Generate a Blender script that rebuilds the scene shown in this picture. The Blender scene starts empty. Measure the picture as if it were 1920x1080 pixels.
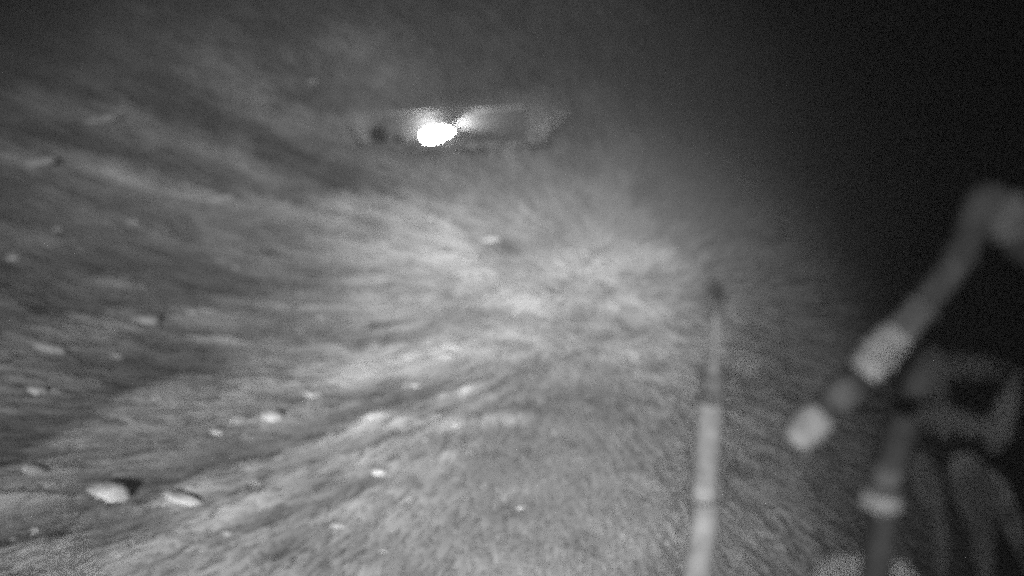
import bpy, bmesh, math, random
import numpy as np
from mathutils import Vector, Matrix, noise as mn

S = bpy.context.scene
COL = S.collection
R = math.radians

# ------------------------------------------------------------------ camera
CAM = Vector((0.0, 0.0, 5.2))
PITCH = 12.0
cd = bpy.data.cameras.new('camera')
cam = bpy.data.objects.new('camera', cd); COL.objects.link(cam)
cam.location = CAM
cam.rotation_euler = (R(90 - PITCH), 0, 0)
cd.sensor_width = 36; cd.lens = 31.2
cd.clip_start = 0.05; cd.clip_end = 2000
cd.dof.use_dof = True; cd.dof.focus_distance = 5.5; cd.dof.aperture_fstop = 0.42
S.camera = cam

# ------------------------------------------------------------------ night sky, infrared flood lamps of the camera mast
w = bpy.data.worlds.new("World"); S.world = w; w.use_nodes = True
bg = w.node_tree.nodes['Background']
bg.inputs[0].default_value = (1, 1, 1, 1); bg.inputs[1].default_value = 0.0022
S.view_settings.view_transform = 'Standard'; S.view_settings.look = 'None'
S.view_settings.exposure = 0; S.view_settings.gamma = 1
S.cycles.use_denoising = False
S.cycles.use_adaptive_sampling = True
S.cycles.adaptive_threshold = 0.6
S.cycles.adaptive_min_samples = 3
S.cycles.max_bounces = 3; S.cycles.volume_bounces = 0
S.cycles.use_light_tree = True
S.cycles.sample_clamp_indirect = 2
S.render.filter_size = 1.25

def spot(name, loc, target, power, size, blend=1.0, r=0.08):
    l = bpy.data.lights.new(name, 'SPOT'); l.energy = power; l.spot_size = R(size); l.spot_blend = blend
    l.shadow_soft_size = r; l.color = (1, 1, 1)
    o = bpy.data.objects.new(name, l); COL.objects.link(o); o.location = loc
    o.rotation_euler = (Vector(target) - Vector(loc)).to_track_quat('-Z', 'Y').to_euler()
    return o
IR = (-4.2, -17.5, 9.5)
spot('infrared_lamp_narrow', IR, (0.5, 16.2, 0.0), 140000, 21.5, 1.0, 1.3)
spot('infrared_lamp_wide', IR, (-3.6, 19.4, 2.5), 56000, 38, 1.0, 2.0)

# ------------------------------------------------------------------ helpers
def ray(px, py):
    """direction through a point of the 1920 x 1080 frame"""
    v = Vector(((px - 960) / 1664.0, 1.0, -(py - 540) / 1664.0))
    v.rotate(Matrix.Rotation(R(-PITCH), 3, 'X'))
    return v
def at(px, py, dist):
    v = ray(px, py); return CAM + v * (dist / v.y)
def hit(px, py):
    v = ray(px, py); t = 3.0
    while t < 220:
        p = CAM + v * t
        if p.z < float(base_h(np.array([p.x]), np.array([p.y]))[0]): break
        t *= 1.01
    while CAM.z + v.z * t < height(CAM.x + v.x * t, v.y * t): t *= 0.992
    while CAM.z + v.z * t > height(CAM.x + v.x * t, v.y * t) and t < 220: t *= 1.003
    return CAM + v * t

def mat(name, col, rough=0.85, scale=None, amp=0.35, stretch=(1, 1, 1), bump=0.0, spec=0.25):
    m = bpy.data.materials.new(name); m.use_nodes = True
    nt = m.node_tree; b = nt.nodes['Principled BSDF']
    b.inputs['Roughness'].default_value = rough
    b.inputs['Specular IOR Level'].default_value = spec
    b.inputs['Base Color'].default_value = (col, col, col, 1)
    if scale:
        tc = nt.nodes.new('ShaderNodeTexCoord'); mp = nt.nodes.new('ShaderNodeMapping')
        mp.inputs['Scale'].default_value = stretch
        n = nt.nodes.new('ShaderNodeTexNoise'); n.inputs['Scale'].default_value = scale; n.inputs['Detail'].default_value = 6
        n.inputs['Roughness'].default_value = 0.7
        cr = nt.nodes.new('ShaderNodeMapRange'); cr.inputs['From Min'].default_value = 0.3; cr.inputs['From Max'].default_value = 0.7
        cr.inputs['To Min'].default_value = col * (1 - amp); cr.inputs['To Max'].default_value = col * (1 + amp)
        nt.links.new(tc.outputs['Object'], mp.inputs[0]); nt.links.new(mp.outputs[0], n.inputs['Vector'])
        nt.links.new(n.outputs['Fac'], cr.inputs['Value']); nt.links.new(cr.outputs[0], b.inputs['Base Color'])
        if bump:
            bp = nt.nodes.new('ShaderNodeBump'); bp.inputs['Strength'].default_value = bump; bp.inputs['Distance'].default_value = 0.02
            nt.links.new(n.outputs['Fac'], bp.inputs['Height']); nt.links.new(bp.outputs[0], b.inputs['Normal'])
    return m
def emis(name, s):
    m = bpy.data.materials.new(name); m.use_nodes = True
    b = m.node_tree.nodes['Principled BSDF']
    b.inputs['Emission Color'].default_value = (1, 1, 1, 1); b.inputs['Emission Strength'].default_value = s
    return m

def link(name, me, m, parent=None, smooth=True):
    o = bpy.data.objects.new(name, me); COL.objects.link(o)
    if m: me.materials.append(m)
    if smooth:
        me.polygons.foreach_set('use_smooth', [True] * len(me.polygons))
    if parent:
        o.parent = parent; o.location = -parent.location if not parent.rotation_euler.z else o.location
    return o
def bm_obj(name, bm, m, parent=None, smooth=True):
    me = bpy.data.meshes.new(name); bm.to_mesh(me); bm.free()
    return link(name, me, m, parent, smooth)
def tag(o, label, cat, group=None, kind=None):
    if label: o['label'] = label
    if cat: o['category'] = cat
    if group: o['group'] = group
    if kind: o['kind'] = kind
    return o
def empty(name, loc):
    o = bpy.data.objects.new(name, None); COL.objects.link(o); o.location = loc; o.empty_display_size = 0.2
    return o
def box(bm, lo, hi, bevel=0.0):
    r = bmesh.ops.create_cube(bm, size=1)
    vs = r['verts']
    for v in vs:
        v.co = Vector([lo[k] + (v.co[k] + 0.5) * (hi[k] - lo[k]) for k in range(3)])
    if bevel:
        es = list({e for v in vs for e in v.link_edges})
        bmesh.ops.bevel(bm, geom=es, offset=bevel, segments=2, affect='EDGES')
def tube(bm, pts, rad, n=14, cap=True):
    pts = [Vector(p) for p in pts]; rings = []
    for i, p in enumerate(pts):
        t = (pts[min(i + 1, len(pts) - 1)] - pts[max(i - 1, 0)]).normalized()
        a = t.cross(Vector((0, 1, 0.13))).normalized(); b = t.cross(a)
        r = rad[i] if hasattr(rad, '__len__') else rad
        rings.append([bm.verts.new(p + a * (r * math.cos(2 * math.pi * k / n)) + b * (r * math.sin(2 * math.pi * k / n))) for k in range(n)])
    for A, B in zip(rings, rings[1:]):
        for k in range(n): bm.faces.new((A[k], A[(k + 1) % n], B[(k + 1) % n], B[k]))
    if cap:
        bm.faces.new(rings[0][::-1]); bm.faces.new(rings[-1])
def smooth_path(P, n=60):
    """Catmull-Rom through P"""
    P = [Vector(p) for p in P]; Q = [P[0] * 2 - P[1]] + P + [P[-1] * 2 - P[-2]]; out = []
    m = len(P) - 1
    for i in range(n + 1):
        u = min(i / n * m, m - 1e-6); k = int(u); t = u - k
        a, b, c, d = Q[k:k + 4]
        out.append(0.5 * ((2 * b) + (c - a) * t + (2 * a - 5 * b + 4 * c - d) * t * t + (3 * b - a - 3 * c + d) * t ** 3))
    return out

# ------------------------------------------------------------------ terrain
rng = np.random.default_rng(11)
_tab = rng.random((256, 256))
def vnoise(x, y):
    """smooth value noise, arrays"""
    xi = np.floor(x).astype(int); yi = np.floor(y).astype(int); fx = x - xi; fy = y - yi
    fx = fx * fx * (3 - 2 * fx); fy = fy * fy * (3 - 2 * fy)
    g = lambda a, b: _tab[a % 256, b % 256]
    return (g(xi, yi) * (1 - fx) + g(xi + 1, yi) * fx) * (1 - fy) + (g(xi, yi + 1) * (1 - fx) + g(xi + 1, yi + 1) * fx) * fy
def fbm(x, y, o=3, lac=2.1, gain=0.5):
    s = 0; a = 1; t = 0
    for k in range(o):
        s = s + a * vnoise(x * lac ** k + 17.3 * k, y * lac ** k + 41.7 * k); t += a; a *= gain
    return s / t
def sstep(a, b, x):
    t = np.clip((x - a) / (b - a), 0, 1); return t * t * (3 - 2 * t)
PX, PY = 1.5, 18.8          # where the gullies of the slope run together
SWIRL = 0.30
def base_h(x, y):
    left = np.maximum(-x - 1.6 - 0.10 * np.maximum(y - 10, 0), 0)
    back = np.maximum(y - 15.0 - 0.12 * np.maximum(-x, 0), 0)
    d = np.sqrt((left * 0.85) ** 2 + back ** 2)
    bank = 0.63 * (np.sqrt(d * d + 30.0) - 5.477)
    right = np.maximum(x - 4.0, 0)
    h = bank * (1 - 0.25 * sstep(3, 16, x)) - 1.2 * sstep(0, 8, right) * (1 - sstep(22, 40, y))
    # narrow terrace cut below the retaining wall
    ox = np.maximum(np.maximum(-4.1 - x, x - 0.55), 0); oy = np.maximum(25.7 - y, 0)
    cap = 3.3 + 1.3 * np.sqrt(ox * ox + oy * oy) + 1.35 * sstep(27.02, 27.3, y) + 0.9 * np.maximum(y - 27.1, 0)
    return np.minimum(h, cap)
def polar(x, y):
    dx = x - PX; dy = y - PY
    r = np.sqrt(dx * dx + dy * dy) + 1e-6
    th = np.arctan2(dy, -dx)                     # 0 towards the left bank
    return r, th + SWIRL * sstep(-0.75, 0.7, th) * np.log(r / 8 + 0.25)
def streaks(x, y):
    r, th = polar(x, y)
    wob = (fbm(x * 0.23 + 5, y * 0.23, 2) - 0.5) * 0.12
    a = fbm((th + wob) * 10 + 90, r * 0.22 + 3, 3, gain=0.6)
    b = fbm((th + wob * 0.7) * 30 + 40, r * 0.50 + 9, 3, gain=0.65)
    s = 0.5 + 1.15 * (0.36 * a + 0.64 * b - 0.5)
    dash = np.maximum(vnoise(th * 15 + 7, r * 0.95 + 2) * vnoise(th * 15 + 60, r * 0.95 + 31) - 0.50, 0) * 1.5 - np.maximum(vnoise(th * 12 + 27, r * 0.8 + 12) - 0.72, 0) * 0.8
    s = s + dash
    iso = fbm(x * 0.75 + 30, y * 1.9 + (x * 0.25), 4, gain=0.6)
    k = sstep(1.0, 4.5, r)
    s = 0.48 + (s - 0.48) * (1 - 0.85 * sstep(0.75, 1.35, th)) * (1 - 0.7 * sstep(1.0, 1.45, -th))
    return s * k + iso * (1 - k)
BANDS = [  # pale bands of washed gravel (+) and dark furrows (-): points found on the slope, half width in metres, strength
 ([(0,940),(100,880),(200,810),(330,740)], .42, .30), ([(60,1040),(200,990),(350,940),(440,890),(560,840),(700,800),(830,795),(970,790)], .26, .30),
 ([(0,700),(100,650),(250,610),(400,600)], .5, .24), ([(350,790),(480,740),(640,720),(720,680),(790,680)], .4, .2),
 ([(230,340),(380,375),(450,385),(560,400),(620,420)], .55, .42), ([(60,190),(180,235),(300,270),(420,300),(520,350)], .7, .34),
 ([(640,382),(740,384),(800,410),(860,450)], .9, .34), ([(820,480),(880,500),(930,545),(1000,580)], .7, .26),
 ([(240,1060),(420,980),(560,900),(700,850),(850,800)], .22, .18), ([(620,1000),(700,930),(780,880),(900,830)], .22, .18),
 ([(350,120),(480,190),(620,260)], .9, .3), ([(640,80),(740,150)], 1.2, .3), ([(0,300),(120,310),(220,330)], .7, .25),
 ([(1020,525),(1130,500),(1230,495)], .6, .25), ([(700,700),(850,660),(1000,650)], .4, .15), ([(450,470),(600,470),(760,460)], .7, .18),
 ([(0,860),(120,790),(260,720),(400,690)], .4, -.26), ([(240,935),(400,890),(520,840),(700,770),(800,740)], .34, -.34),
 ([(0,500),(200,500),(400,510),(600,545)], .8, -.2), ([(150,260),(300,310),(450,355),(620,365)], .7, -.26), ([(300,170),(430,250),(560,300)], .9, -.26),
 ([(640,352),(780,365),(860,420),(990,525)], .6, -.26), ([(400,1010),(560,960),(720,890)], .22, -.2), ([(0,1010),(120,1000),(260,970)], .3, -.34),
 ([(0,600),(160,570),(350,560)], .5, -.16), ([(680,640),(800,615),(960,590)], .4, -.12),
]
_seg = []
for P_, w_, a_ in BANDS:
    Q_ = []
    for (px_, py_) in P_:
        v_ = ray(px_, py_); t_ = 3.0
        while t_ < 150:
            c_ = CAM + v_ * t_
            if c_.z < float(base_h(np.array([c_.x]), np.array([c_.y]))[0]): break
            t_ *= 1.01
        Q_.append((c_.x, c_.y))
    _seg.append((Q_, w_, a_))
def bands(x, y):
    wx = x + 0.25 * (fbm(x * 0.9 + 70, y * 0.9, 2) - 0.5); wy = y + 0.25 * (fbm(x * 0.9, y * 0.9 + 33, 2) - 0.5)
    out = np.zeros_like(x)
    for Q_, w_, a_ in _seg:
        A_ = np.array(Q_); m_ = 3 * w_ + 0.3
        sel = (x > A_[:, 0].min() - m_) & (x < A_[:, 0].max() + m_) & (y > A_[:, 1].min() - m_) & (y < A_[:, 1].max() + m_)
        if not sel.any(): continue
        sx, sy = wx[sel], wy[sel]
        best = np.full(sx.shape, 1e9)
        n_ = len(Q_) - 1
        for k_ in range(n_):
            (ax, ay), (bx, by) = Q_[k_], Q_[k_ + 1]
            dx, dy = bx - ax, by - ay; L = dx * dx + dy * dy + 1e-9
            t_ = ((sx - ax) * dx + (sy - ay) * dy) / L; tt = np.clip(t_, 0, 1)
            d2 = (sx - ax - tt * dx) ** 2 + (sy - ay - tt * dy) ** 2
            best = np.minimum(best, d2)
        out[sel] += a_ * np.exp(-best / (w_ * w_)) * (0.65 + 0.7 * fbm(sx * 1.1 + 11, sy * 1.1, 2))
    return out
def fine_h(x, y):
    s = streaks(x, y)
    return 0.13 * (s - 0.5) + 0.07 * (fbm(x * 1.3, y * 1.3, 3) - 0.5) + 0.16 * bands(x, y)
def height(x, y):
    X = np.array([x], float); Y = np.array([y], float)
    return float((base_h(X, Y) + fine_h(X, Y))[0])

NV, NU = 520, 520
yy = 1.2 * (120 / 1.2) ** (np.linspace(0, 1, NV) ** 0.8)
uu = np.linspace(-1, 1, NU)
YY, UU = np.meshgrid(yy, uu, indexing='ij')
XX = UU * (YY * 0.78 + 4.5)
Z = base_h(XX, YY) + fine_h(XX, YY)
co = np.stack([XX, YY, Z], -1).reshape(-1, 3)
i = np.arange(NV * NU).reshape(NV, NU)
q = np.stack([i[:-1, :-1], i[:-1, 1:], i[1:, 1:], i[1:, :-1]], -1).reshape(-1, 4)
me = bpy.data.meshes.new('ground')
me.vertices.add(len(co)); me.vertices.foreach_set('co', co.astype(np.float32).ravel())
me.loops.add(q.size); me.loops.foreach_set('vertex_index', q.astype(np.int32).ravel())
me.polygons.add(len(q)); me.polygons.foreach_set('loop_start', (np.arange(len(q)) * 4).astype(np.int32))
me.update(calc_edges=True)
at_s = me.attributes.new('streak', 'FLOAT', 'POINT'); at_s.data.foreach_set('value', (streaks(XX, YY) + bands(XX, YY)).astype(np.float32).ravel())
# pale washed gravel on the fan, darker beyond its right edge
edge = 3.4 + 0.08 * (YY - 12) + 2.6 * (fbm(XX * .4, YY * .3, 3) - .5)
zone = (1 - sstep(-2.5, 2.5, XX - edge)) * (1 - 0.55 * sstep(0.9, 1.8, polar(XX, YY)[1]) * sstep(1.5, 5, polar(XX, YY)[0]))  # last factor paints the dim lamplight uphill into the ground colour
at_z = me.attributes.new('gravel_dimming', 'FLOAT', 'POINT'); at_z.data.foreach_set('value', zone.astype(np.float32).ravel())

gm = bpy.data.materials.new('streaked wet gravel'); gm.use_nodes = True
nt = gm.node_tree; b = nt.nodes['Principled BSDF']
b.inputs['Roughness'].default_value = 0.7; b.inputs['Specular IOR Level'].default_value = 0.25
def node(t, **k):
    n = nt.nodes.new(t)
    for a, v in k.items(): setattr(n, a, v)
    return n
def math_n(op, a, c):
    n = node('ShaderNodeMath', operation=op)
    for s, v in ((0, a), (1, c)):
        if isinstance(v, (int, float)): n.inputs[s].default_value = v
        else: nt.links.new(v, n.inputs[s])
    return n.outputs[0]
def remap(v, a, c, d, e):
    n = node('ShaderNodeMapRange'); n.inputs[1].default_value = a; n.inputs[2].default_value = c
    n.inputs[3].default_value = d; n.inputs[4].default_value = e; nt.links.new(v, n.inputs[0]); return n.outputs[0]
A = node('ShaderNodeAttribute', attribute_name='streak').outputs['Fac']
G = node('ShaderNodeAttribute', attribute_name='gravel_dimming').outputs['Fac']
tc = node('ShaderNodeTexCoord')
n1 = node('ShaderNodeTexNoise'); n1.inputs['Scale'].default_value = 1.1; n1.inputs['Detail'].default_value = 8; n1.inputs['Roughness'].default_value = 0.75
nt.links.new(tc.outputs['Object'], n1.inputs['Vector'])
n2 = node('ShaderNodeTexNoise'); n2.inputs['Scale'].default_value = 14; n2.inputs['Detail'].default_value = 5; n2.inputs['Roughness'].default_value = 0.8
nt.links.new(tc.outputs['Object'], n2.inputs['Vector'])
v = remap(A, 0.18, 0.86, 0.10, 0.34)
v = math_n('MULTIPLY', v, remap(n1.outputs['Fac'], 0.3, 0.7, 0.72, 1.28))
v = math_n('MULTIPLY', v, remap(n2.outputs['Fac'], 0.3, 0.7, 0.8, 1.2))
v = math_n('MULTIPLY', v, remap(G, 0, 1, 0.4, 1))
nt.links.new(v, b.inputs['Base Color'])
bp = node('ShaderNodeBump'); bp.inputs['Strength'].default_value = 0.5; bp.inputs['Distance'].default_value = 0.05
nt.links.new(n2.outputs['Fac'], bp.inputs['Height']); nt.links.new(bp.outputs[0], b.inputs['Normal'])
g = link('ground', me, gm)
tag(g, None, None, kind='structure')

# matted grass and debris combed down the gullies
NB = 150000
by = 6.5 * (46 / 6.5) ** (rng.random(NB) ** 0.85)
bx = (rng.random(NB) * 2 - 1) * (by * 0.62 + 2)
keep = bx < 4.5 + 0.08 * by + 2.2 * (fbm(bx * .5, by * .3, 3) - .5) + 3.0 * (rng.random(NB) ** 2)
bx, by = bx[keep], by[keep]; NB = len(bx)
dist = np.hypot(bx, by)
ln = (0.30 + 0.75 * rng.random(NB) ** 2) * (0.5 + dist / 22); wd = (0.010 + 0.024 * rng.random(NB)) * (0.5 + dist / 14)
th_ = polar(bx, by)[1]
tone = np.clip(0.16 - 0.18 * sstep(0.9, 1.7, th_) * sstep(2, 6, polar(bx, by)[0]) + 0.24 * (fbm(bx * .9, by * .9, 2) - .5) + 0.2 * (fbm(bx * 2.6 + 9, by * 1.6 + 4, 2) - .5) + 0.72 * (streaks(bx, by) + 1.7 * bands(bx, by) - 0.35) + 0.08 * (rng.random(NB) - .5) - 0.30 * sstep(1.6, 5.0, bx - .05 * by), 0, 1)  # uphill dimness of the lamplight painted into the blades; also darker at right
r0 = polar(bx, by)[0]
psi = lambda a_, b_: polar(a_, b_)[1]
gx = (psi(bx + .02, by) - psi(bx - .02, by)); gy = (psi(bx, by + .02) - psi(bx, by - .02))
ang = np.arctan2(gx, -gy) + (rng.random(NB) - .5) * (0.25 + 2.4 * (1 - sstep(1.0, 4.5, r0)))
bend = (rng.random(NB) - .5) * 0.5
pts = []
for k_ in range(4):
    u_ = ln * (k_ / 3 - .5); pts.append((bx + u_ * np.cos(ang + bend * (k_ / 3 - .5)), by + u_ * np.sin(ang + bend * (k_ / 3 - .5))))
tx = pts[3][0] - pts[0][0]; ty = pts[3][1] - pts[0][1]; tl = np.sqrt(tx ** 2 + ty ** 2) + 1e-6
sx_, sy_ = -ty / tl, tx / tl
lift = 0.015 + 0.04 * rng.random(NB) * (0.6 + dist / 25); V = []; tilt = rng.random(NB) * 1.0 - 0.5
for k_, (x_, y_) in enumerate(pts):
    wk = wd * (0.25, 1, .9, .15)[k_]
    for sg in (-1, 1):
        xa, ya = x_ + sg * sx_ * wk, y_ + sg * sy_ * wk
        V.append(np.stack([xa, ya, base_h(xa, ya) + fine_h(xa, ya) + lift * (0.4, 1, 1, .6)[k_] + sg * wk * tilt], -1))
V = np.stack(V, 1)
base_i = (np.arange(NB) * 8)[:, None, None]
F = base_i + np.array([[0, 1, 3, 2], [2, 3, 5, 4], [4, 5, 7, 6]])[None]
gme = bpy.data.meshes.new('grass'); F = F.reshape(-1, 4)
gme.vertices.add(NB * 8); gme.vertices.foreach_set('co', V.astype(np.float32).ravel())
gme.loops.add(F.size); gme.loops.foreach_set('vertex_index', F.astype(np.int32).ravel())
gme.polygons.add(len(F)); gme.polygons.foreach_set('loop_start', (np.arange(len(F)) * 4).astype(np.int32)); gme.update(calc_edges=True)
ta = gme.attributes.new('tone', 'FLOAT', 'POINT'); ta.data.foreach_set('value', np.repeat(tone, 8).astype(np.float32))
grm = bpy.data.materials.new('matted grass'); grm.use_nodes = True; nt = grm.node_tree; b = nt.nodes['Principled BSDF']
b.inputs['Roughness'].default_value = 0.6; b.inputs['Specular IOR Level'].default_value = 0.2
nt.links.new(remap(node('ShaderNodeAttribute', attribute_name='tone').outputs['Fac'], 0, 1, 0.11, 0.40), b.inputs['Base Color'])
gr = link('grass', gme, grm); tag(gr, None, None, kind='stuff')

# ------------------------------------------------------------------ lit hut, its floodlight, the terrace wall and shrubs
D = 27.0
m_wall = mat('pale render', 0.07, scale=1.5, amp=0.25)
m_roof = mat('mossy coping', 0.2, scale=3, amp=0.4)
m_dark = mat('dark metal', 0.05, rough=0.5)
m_stone = mat('dark field stone', 0.12, scale=2, amp=0.8, bump=0.8)
c0 = at(712, 262, D); c1 = at(985, 262, D)
zb = c0.z - 0.8; zl = at(712, 216, D).z; zr = at(1010, 203, D).z
rw = tag(empty('retaining_wall', ((c0.x + c1.x) / 2, D, zb)), 'pale retaining wall lit by a floodlight, behind the low dark terrace wall', 'retaining wall')
def slab(y0, y1, dz0, dz1, ex):
    bm = bmesh.new(); vs = []
    for y_ in (y0, y1):
        vs.append([bm.verts.new(p) for p in ((c0.x - ex, y_, zb if dz0 is None else zl + dz0), (c1.x + ex, y_, zb if dz0 is None else zr + dz0), (c1.x + ex, y_, zr + dz1), (c0.x - ex, y_, zl + dz1))])
    bm.faces.new(vs[0]); bm.faces.new(vs[1][::-1])
    for q_ in range(4): bm.faces.new((vs[0][q_], vs[1][q_], vs[1][(q_ + 1) % 4], vs[0][(q_ + 1) % 4]))
    bmesh.ops.recalc_face_normals(bm, faces=bm.faces); return bm
bm_obj('wall_face', slab(D, D + .35, None, 0, 0), m_wall, rw, False)
bm_obj('coping', slab(D - .04, D + .4, 0.003, .06, .05), m_roof, rw, False)

lp = at(820, 251, D - 0.32)
fl = tag(empty('floodlight', lp), 'blazing white floodlight on the retaining wall', 'floodlight')
bm = bmesh.new(); box(bm, (-0.2, 0.07, -0.1), (0.2, 0.16, 0.1), 0.02)
me_ = bpy.data.meshes.new('housing'); bm.to_mesh(me_); bm.free(); ho = link('housing', me_, m_dark, None, False); ho.parent = fl; ho.rotation_euler = (0, R(-9), 0)
bm = bmesh.new(); bmesh.ops.create_uvsphere(bm, u_segments=24, v_segments=16, radius=1)
for v_ in bm.verts: v_.co = Vector((v_.co.x * 0.50, v_.co.y * 0.065, v_.co.z * (0.215 - 0.09 * v_.co.x)))
me_ = bpy.data.meshes.new('lens'); bm.to_mesh(me_); bm.free(); le = link('lens', me_, emis('lit lens', 18), None); le.parent = fl; le.rotation_euler = (0, R(-12), 0)
bm = bmesh.new(); tube(bm, [(lp.x, lp.y + 0.15, lp.z), (lp.x, D + 0.01, lp.z)], 0.02, 8); bm_obj('bracket', bm, m_dark, fl)
spot('floodlight_beam', (lp.x + 0.22, lp.y + 0.09, lp.z + 0.20), (lp.x + 1.7, D + 0.14, lp.z + 0.50), 620, 48, 1.0, 0.06)
spot('floodlight_spill', (lp.x - 0.2, lp.y - 0.25, lp.z + 0.28), (lp.x - 0.45, D, lp.z + 0.0), 110, 165, 1.0, 0.1)

bm = bmesh.new()
a0 = at(640, 268, D - 1.2); a1 = at(990, 262, D - 1.2)
n = 40
prev = None
for k in range(n + 1):
    x = a0.x + (a1.x - a0.x) * k / n
    z = a0.z + 0.05 * (mn.noise(Vector((x * 1.3, 0, 0))) )
    ring = [bm.verts.new(p) for p in ((x, D - 1.25, z), (x, D - 1.05, z), (x, D - 1.05, z - 1.4), (x, D - 1.25, z - 1.4))]
    if prev:
        for q_ in range(4): bm.faces.new((prev[q_], prev[(q_ + 1) % 4], ring[(q_ + 1) % 4], ring[q_]))
    else: bm.faces.new(ring)
    prev = ring
bm.faces.new(prev[::-1]); bmesh.ops.recalc_face_normals(bm, faces=bm.faces)
tw = bm_obj('stone_wall', bm, m_stone, None, False)
tag(tw, 'low dark terrace wall cutting off the light below the floodlight', 'wall', kind='thing')
rw['kind'] = 'thing'

m_leafd = mat('dark leaves', 0.05)
def shrub(px, py, dist, rad, label, seed):
    rr = random.Random(seed); p = at(px, py, dist)
    gz = a0.z - 0.3
    o = tag(empty('shrub', (p.x, p.y, gz)), label, 'shrub', 'shrubs on the terrace')
    bm = bmesh.new(); tube(bm, [(p.x, p.y, gz - .6), (p.x + .02, p.y, p.z)], [0.02, 0.01], 6); bm_obj('stem', bm, m_dark, o)
    bm = bmesh.new()
    for _ in range(260):
        d = Vector((rr.gauss(0, 1), rr.gauss(0, 1), rr.gauss(0, 1))).normalized() * rad * rr.random() ** 0.4
        c = p + Vector((d.x, d.y, d.z * 1.3)); s = rad * 0.22
        u = Vector((rr.gauss(0, 1), rr.gauss(0, 1), rr.gauss(0, 1))).normalized(); t = u.orthogonal()
        bm.faces.new([bm.verts.new(c + q_) for q_ in (u * s, t * s * .4, -u * s, -t * s * .4)])
    bm_obj('foliage', bm, m_leafd, o, False)
shrub(746, 262, D - .8, 0.12, 'small dark shrub against the lit wall, nearer the floodlight', 2)
shrub(706, 252, D - .8, 0.22, 'taller dark shrub at the left end of the retaining wall', 5)

# ------------------------------------------------------------------ pale stones
m_st = mat('pale stone', 0.26, scale=2.5, amp=0.45, bump=0.5)
stones = [  # px, py, half width px, half height px, tilt, label
 (200, 932, 42, 27, 0, 'large round pale stone at the lower left, biggest on the slope'),
 (350, 945, 42, 17, -22, 'bright elongated pale stone right beside the largest round one'),
 (265, 606, 34, 17, 4, 'wide pale stone alone on the middle of the left bank'),
 (398, 376, 42, 11, 8, 'flat long pale stone high on the left bank'),
 (520, 386, 26, 8, 8, 'thin faint pale stone just right of the flat long one'),
 (645, 724, 21, 12, -5, 'small bright stone at the right end of the diagonal row'),
 (583, 745, 30, 12, -12, 'oval pale stone second from the right end of the diagonal row'),
 (507, 786, 24, 17, 0, 'roundish grey stone in the middle of the diagonal row'),
 (400, 815, 20, 12, 0, 'small dull grey stone at the left end of the diagonal row'),
 (448, 792, 22, 10, -10, 'dull flat stone between two greyer ones in the diagonal row'),
 (600, 598, 14, 8, 0, 'small pale stone alone above the diagonal row'),
 (552, 882, 15, 9, -15, 'small pale stone by the dark furrow'),
 (710, 890, 18, 13, 0, 'small round stone low in the middle of the fan'),
 (475, 912, 18, 11, 0, 'dull stone below the dark furrow'),
 (853, 657, 22, 9, -4, 'pale stone near the brightest middle of the ground'),
 (690, 383, 36, 7, 2, 'long thin pale stone below the floodlight'),
 (806, 413, 18, 8, 38, 'tilted pale stone right of the long thin one'),
 (60, 735, 24, 12, 0, 'dull stone at the left edge below the middle'),
 (85, 655, 34, 13, -14, 'broad dull stone at the left edge near mid height'),
 (70, 890, 26, 13, -30, 'dull tilted stone in the lower left corner region'),
 (170, 230, 52, 9, 12, 'long faint stone near the top left of the bank'),
 (587, 156, 12, 10, 0, 'small faint stone at the top of the bank'),
 (60, 310, 40, 14, 10, 'broad faint stone at the left edge high on the bank'),
 (800, 830, 16, 9, 0, 'small stone in the pale band on the right of the fan'),
]
rs = random.Random(8)
for _ in range(60):
    qx = rs.uniform(0, 1050); qy = rs.uniform(430, 1050) + 0.25 * max(0, 500 - qx) * rs.uniform(-.6, .3)
    stones.append((qx, qy, rs.uniform(8, 26), rs.uniform(5, 10), (590 - qy) / 14 * (1 - qx / 1500), None))
for k, (px, py, hw, hh, tilt, lab) in enumerate(stones):
    p = hit(px, py); d = (p - CAM).length
    a = hw * d / 1664; c = 0.8 * hh * d / 1664
    bm = bmesh.new(); bmesh.ops.create_icosphere(bm, subdivisions=4, radius=1)
    for v_ in bm.verts:
        f_ = 1 + 0.14 * mn.noise(v_.co * 1.4 + Vector((k * 7.1, 0, 0))) + 0.05 * mn.noise(v_.co * 4 + Vector((0, k, 0)))
        v_.co *= f_
        v_.co = Vector((v_.co.x * a, v_.co.y * min(a, c * 1.6), v_.co.z * c))
        v_.co.rotate(Matrix.Rotation(R(-tilt), 3, 'Y'))
    o = bm_obj('stone', bm, m_st); o.location = p + Vector((0, 0, c * 0.15))
    tag(o, lab or 'small dull pebble lost among the streaks of matted grass', 'stone' if lab else 'pebble', 'pale stones scattered over the slope' if lab else 'pebbles among the grass')
    if not lab: o.name = 'pebble'

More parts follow.
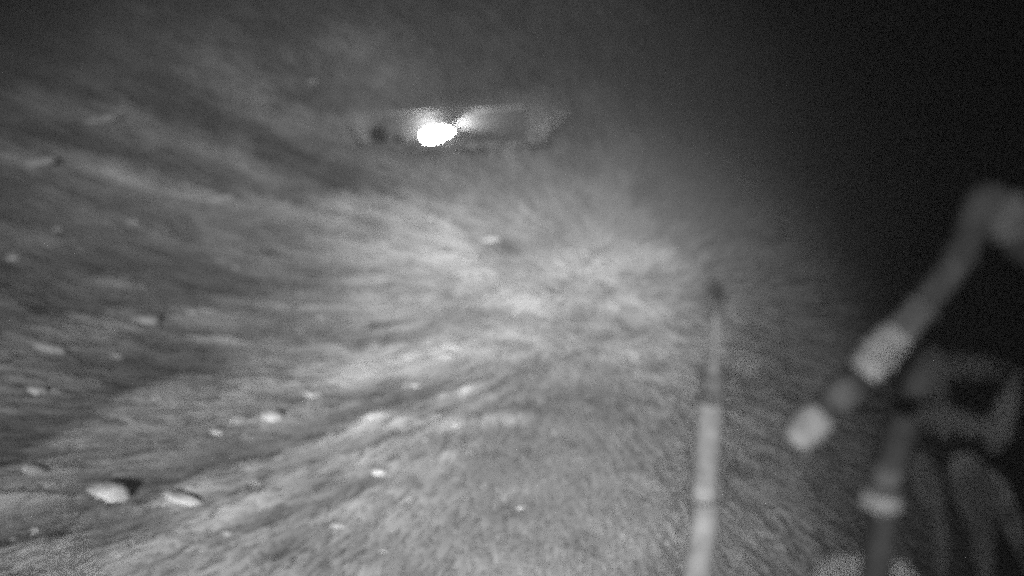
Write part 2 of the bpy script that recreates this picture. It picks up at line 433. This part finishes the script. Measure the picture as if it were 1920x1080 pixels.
# ------------------------------------------------------------------ reeds close to the camera
m_stem = mat('weathered reed stem', 0.008, spec=0.04, scale=9, amp=0.6)
m_she = mat('pale dry sheath', 0.044, scale=16, amp=0.5)
m_she0 = mat('greyish sheath', 0.019, spec=0.06, scale=14, amp=0.6)
m_she2 = mat('bleached dry sheath', 0.050, scale=16, amp=0.5)
m_lf = mat('dull reed leaf', 0.012, spec=0.04, scale=7, amp=0.95)
def reed(label, path, radii, sheaths, nodes, sm=None):
    """path: world points from the root to the tip; sheaths: (t0, t1, extra radius, material)"""
    P = smooth_path(path, 120); n = len(P)
    rr = lambda t: (radii[0] + (radii[1] - radii[0]) * t) if len(radii) == 2 or t < radii[2] else (radii[0] + (radii[1] - radii[0]) * t) * max(.3, 1 - 6 * (t - radii[2]) / (1 - radii[2]))
    o = tag(empty('reed', P[0]), label, 'reed', 'tall reeds close to the camera')
    bm = bmesh.new(); tube(bm, P, [rr(k / (n - 1)) * (1.0) for k in range(n)]); bm_obj('stem', bm, sm or m_stem, o)
    for t0, t1, ex, mm in sheaths:
        k0 = int(t0 * (n - 1)); k1 = max(int(t1 * (n - 1)), k0 + 2)
        seg = smooth_path(P[k0:k1 + 1], 24); m_ = len(seg)
        bm = bmesh.new()
        tube(bm, seg, [(rr(t0) + ex * (0.35 + 0.65 * math.sin(math.pi * min(max(j / (m_ - 1), 0), 1)) ** 0.5)) * (1 + 0.28 * mn.noise(Vector((j * .45, t0 * 50, 1)))) for j in range(m_)])
        bm_obj('sheath', bm, mm, o)
    for t in nodes:
        k = int(t * (n - 1)); a_, b_ = P[k], P[min(k + 1, n - 1)]
        dr = (b_ - a_).normalized() * 0.012
        bm = bmesh.new(); tube(bm, [a_ - dr, a_ - dr * .4, a_ + dr * .4, a_ + dr], [rr(t) * 1.02, rr(t) * 1.25, rr(t) * 1.25, rr(t) * 1.02]); bm_obj('node', bm, m_stem, o)
    return o
def leaf(parent, pts, wid, m=None, twist=0.0):
    """blade with a folded midrib, 3 mm thick"""
    P = smooth_path(pts, 30); bm = bmesh.new(); rows = []
    for k, p in enumerate(P):
        t = k / 30; tg = (P[min(k + 1, 30)] - P[max(k - 1, 0)]).normalized()
        view = Vector((0.15 + twist, 1, 0.2)); s = tg.cross(view).normalized(); nn = s.cross(tg).normalized()
        w_ = wid * (min(1, 0.35 + t * 4) * (1 - t ** 2.5)) + 0.002
        rows.append([bm.verts.new(p - s * w_ + nn * w_ * .25), bm.verts.new(p), bm.verts.new(p + s * w_ + nn * w_ * .25)])
    for A_, B_ in zip(rows, rows[1:]):
        for q_ in range(2): bm.faces.new((A_[q_], A_[q_ + 1], B_[q_ + 1], B_[q_]))
    bmesh.ops.solidify(bm, geom=bm.faces[:], thickness=0.003)
    return bm_obj('leaf', bm, m or m_lf, parent)
def root_of(p, dx=0.0, dy=0.1):
    return Vector((p.x + dx, p.y + dy, height(p.x + dx, p.y + dy) - 0.05))

# upright reed
d = 2.7
top = at(1338, 690, d); b1 = at(1322, 900, d); b2 = at(1306, 1080, d)
r1 = root_of(b2, -0.35)
ra = reed('upright reed with a bright band, left of the bent one',
     [r1, r1.lerp(b2, .5) + Vector((-.02, 0, 0)), b2, b1, top, at(1342, 620, d), at(1340, 560, d)], (0.044, 0.036, 0.645),
     [(.30, .425, .006, m_she2), (.425, .445, .001, m_she0), (.445, .50, .007, m_she2), (.50, .61, .004, m_she), (.61, .665, .002, m_she0)], (.2,), mat('grey reed stem', 0.034, scale=9, amp=0.5))
bm = bmesh.new(); rp = random.Random(4); pc = at(1340, 556, d)
for _ in range(90):
    c_ = pc + Vector((rp.gauss(0, .014), rp.gauss(0, .014), rp.gauss(0, .03))); u_ = Vector((rp.gauss(0, .4), rp.gauss(0, .4), rp.gauss(0, 1))).normalized(); t_ = u_.orthogonal()
    bm.faces.new([bm.verts.new(c_ + q_) for q_ in (u_ * .03, t_ * .004, -u_ * .03, -t_ * .004)])
bm_obj('plume', bm, m_she0, ra, False)
# bent reed
d = 2.35
kink = at(1848, 372, d)
rb = Vector((2.1, d + .1, height(2.1, d) - .05))
bent = reed('bent reed hanging down to the left with pale dry segments',
     [rb, Vector((1.95, d, 1.5)), Vector((1.72, d, 3.4)), at(1990, 600, d), at(1905, 450, d), kink, at(1800, 478, d), at(1720, 585, d), at(1640, 672, d), at(1565, 752, d), at(1478, 836, d)],
     (0.056, 0.034), [(.41, .47, .02, m_she0), (.675, .745, .005, m_she0), (.745, .835, .016, m_she), (.86, .91, .010, m_she0), (.925, .995, .016, m_she)], (.3, .6))
# reed with the pale knot
d = 2.25
b2 = at(1640, 1080, d); r2 = root_of(b2, -.1)
r3 = reed('leafy upright reed with one wide pale knot, right of the bent tip',
     [r2, r2.lerp(b2, .5), b2, at(1650, 940, d), at(1680, 830, d), at(1712, 740, d), at(1742, 660, d)],
     (0.046, 0.036), [(.43, .49, .004, m_she0), (.485, .53, .012, m_she), (.53, .60, .004, m_she0)], (.3, .7))
for (pl, w_, dz) in [([(1715,775),(1780,792),(1850,806),(1905,812)], .036, 0), ([(1752,700),(1800,690),(1850,694),(1900,700)], .02, -.3),
                 ([(1862,850),(1880,790),(1897,740),(1912,690)], .04, .3), ([(1722,850),(1742,920),(1760,1000),(1772,1120)], .042, .4),
                 ([(1800,850),(1825,920),(1842,1000),(1852,1130)], .06, .3), ([(1850,880),(1885,950),(1912,1020),(1950,1120)], .045, .7),
                 ([(1745,650),(1752,700),(1762,760),(1775,840)], .045, .6)]:
    leaf(r3, [at(px, py, d - .3 + dz) for px, py in pl], w_ * .85)
leaf(r3, [b2 + Vector((0, 0, -.25)), at(1560, 1090, d), at(1620, 1068, d), at(1690, 1075, d), at(1740, 1130, d)], .05, m_she)

# ------------------------------------------------------------------ haze
bm = bmesh.new(); box(bm, (-190, -25, -8), (190, 230, 45))
hz = bm_obj('haze', bm, None, None, False)
hm = bpy.data.materials.new('haze'); hm.use_nodes = True; ht = hm.node_tree
ht.nodes.remove(ht.nodes['Principled BSDF'])
pv = ht.nodes.new('ShaderNodeVolumePrincipled'); pv.inputs['Color'].default_value = (.9, .9, .9, 1)
pv.inputs['Density'].default_value = 0.0010; pv.inputs['Anisotropy'].default_value = 0.0
ht.links.new(pv.outputs[0], ht.nodes['Material Output'].inputs['Volume'])
hz.data.materials.append(hm)
tag(hz, None, None, kind='stuff')
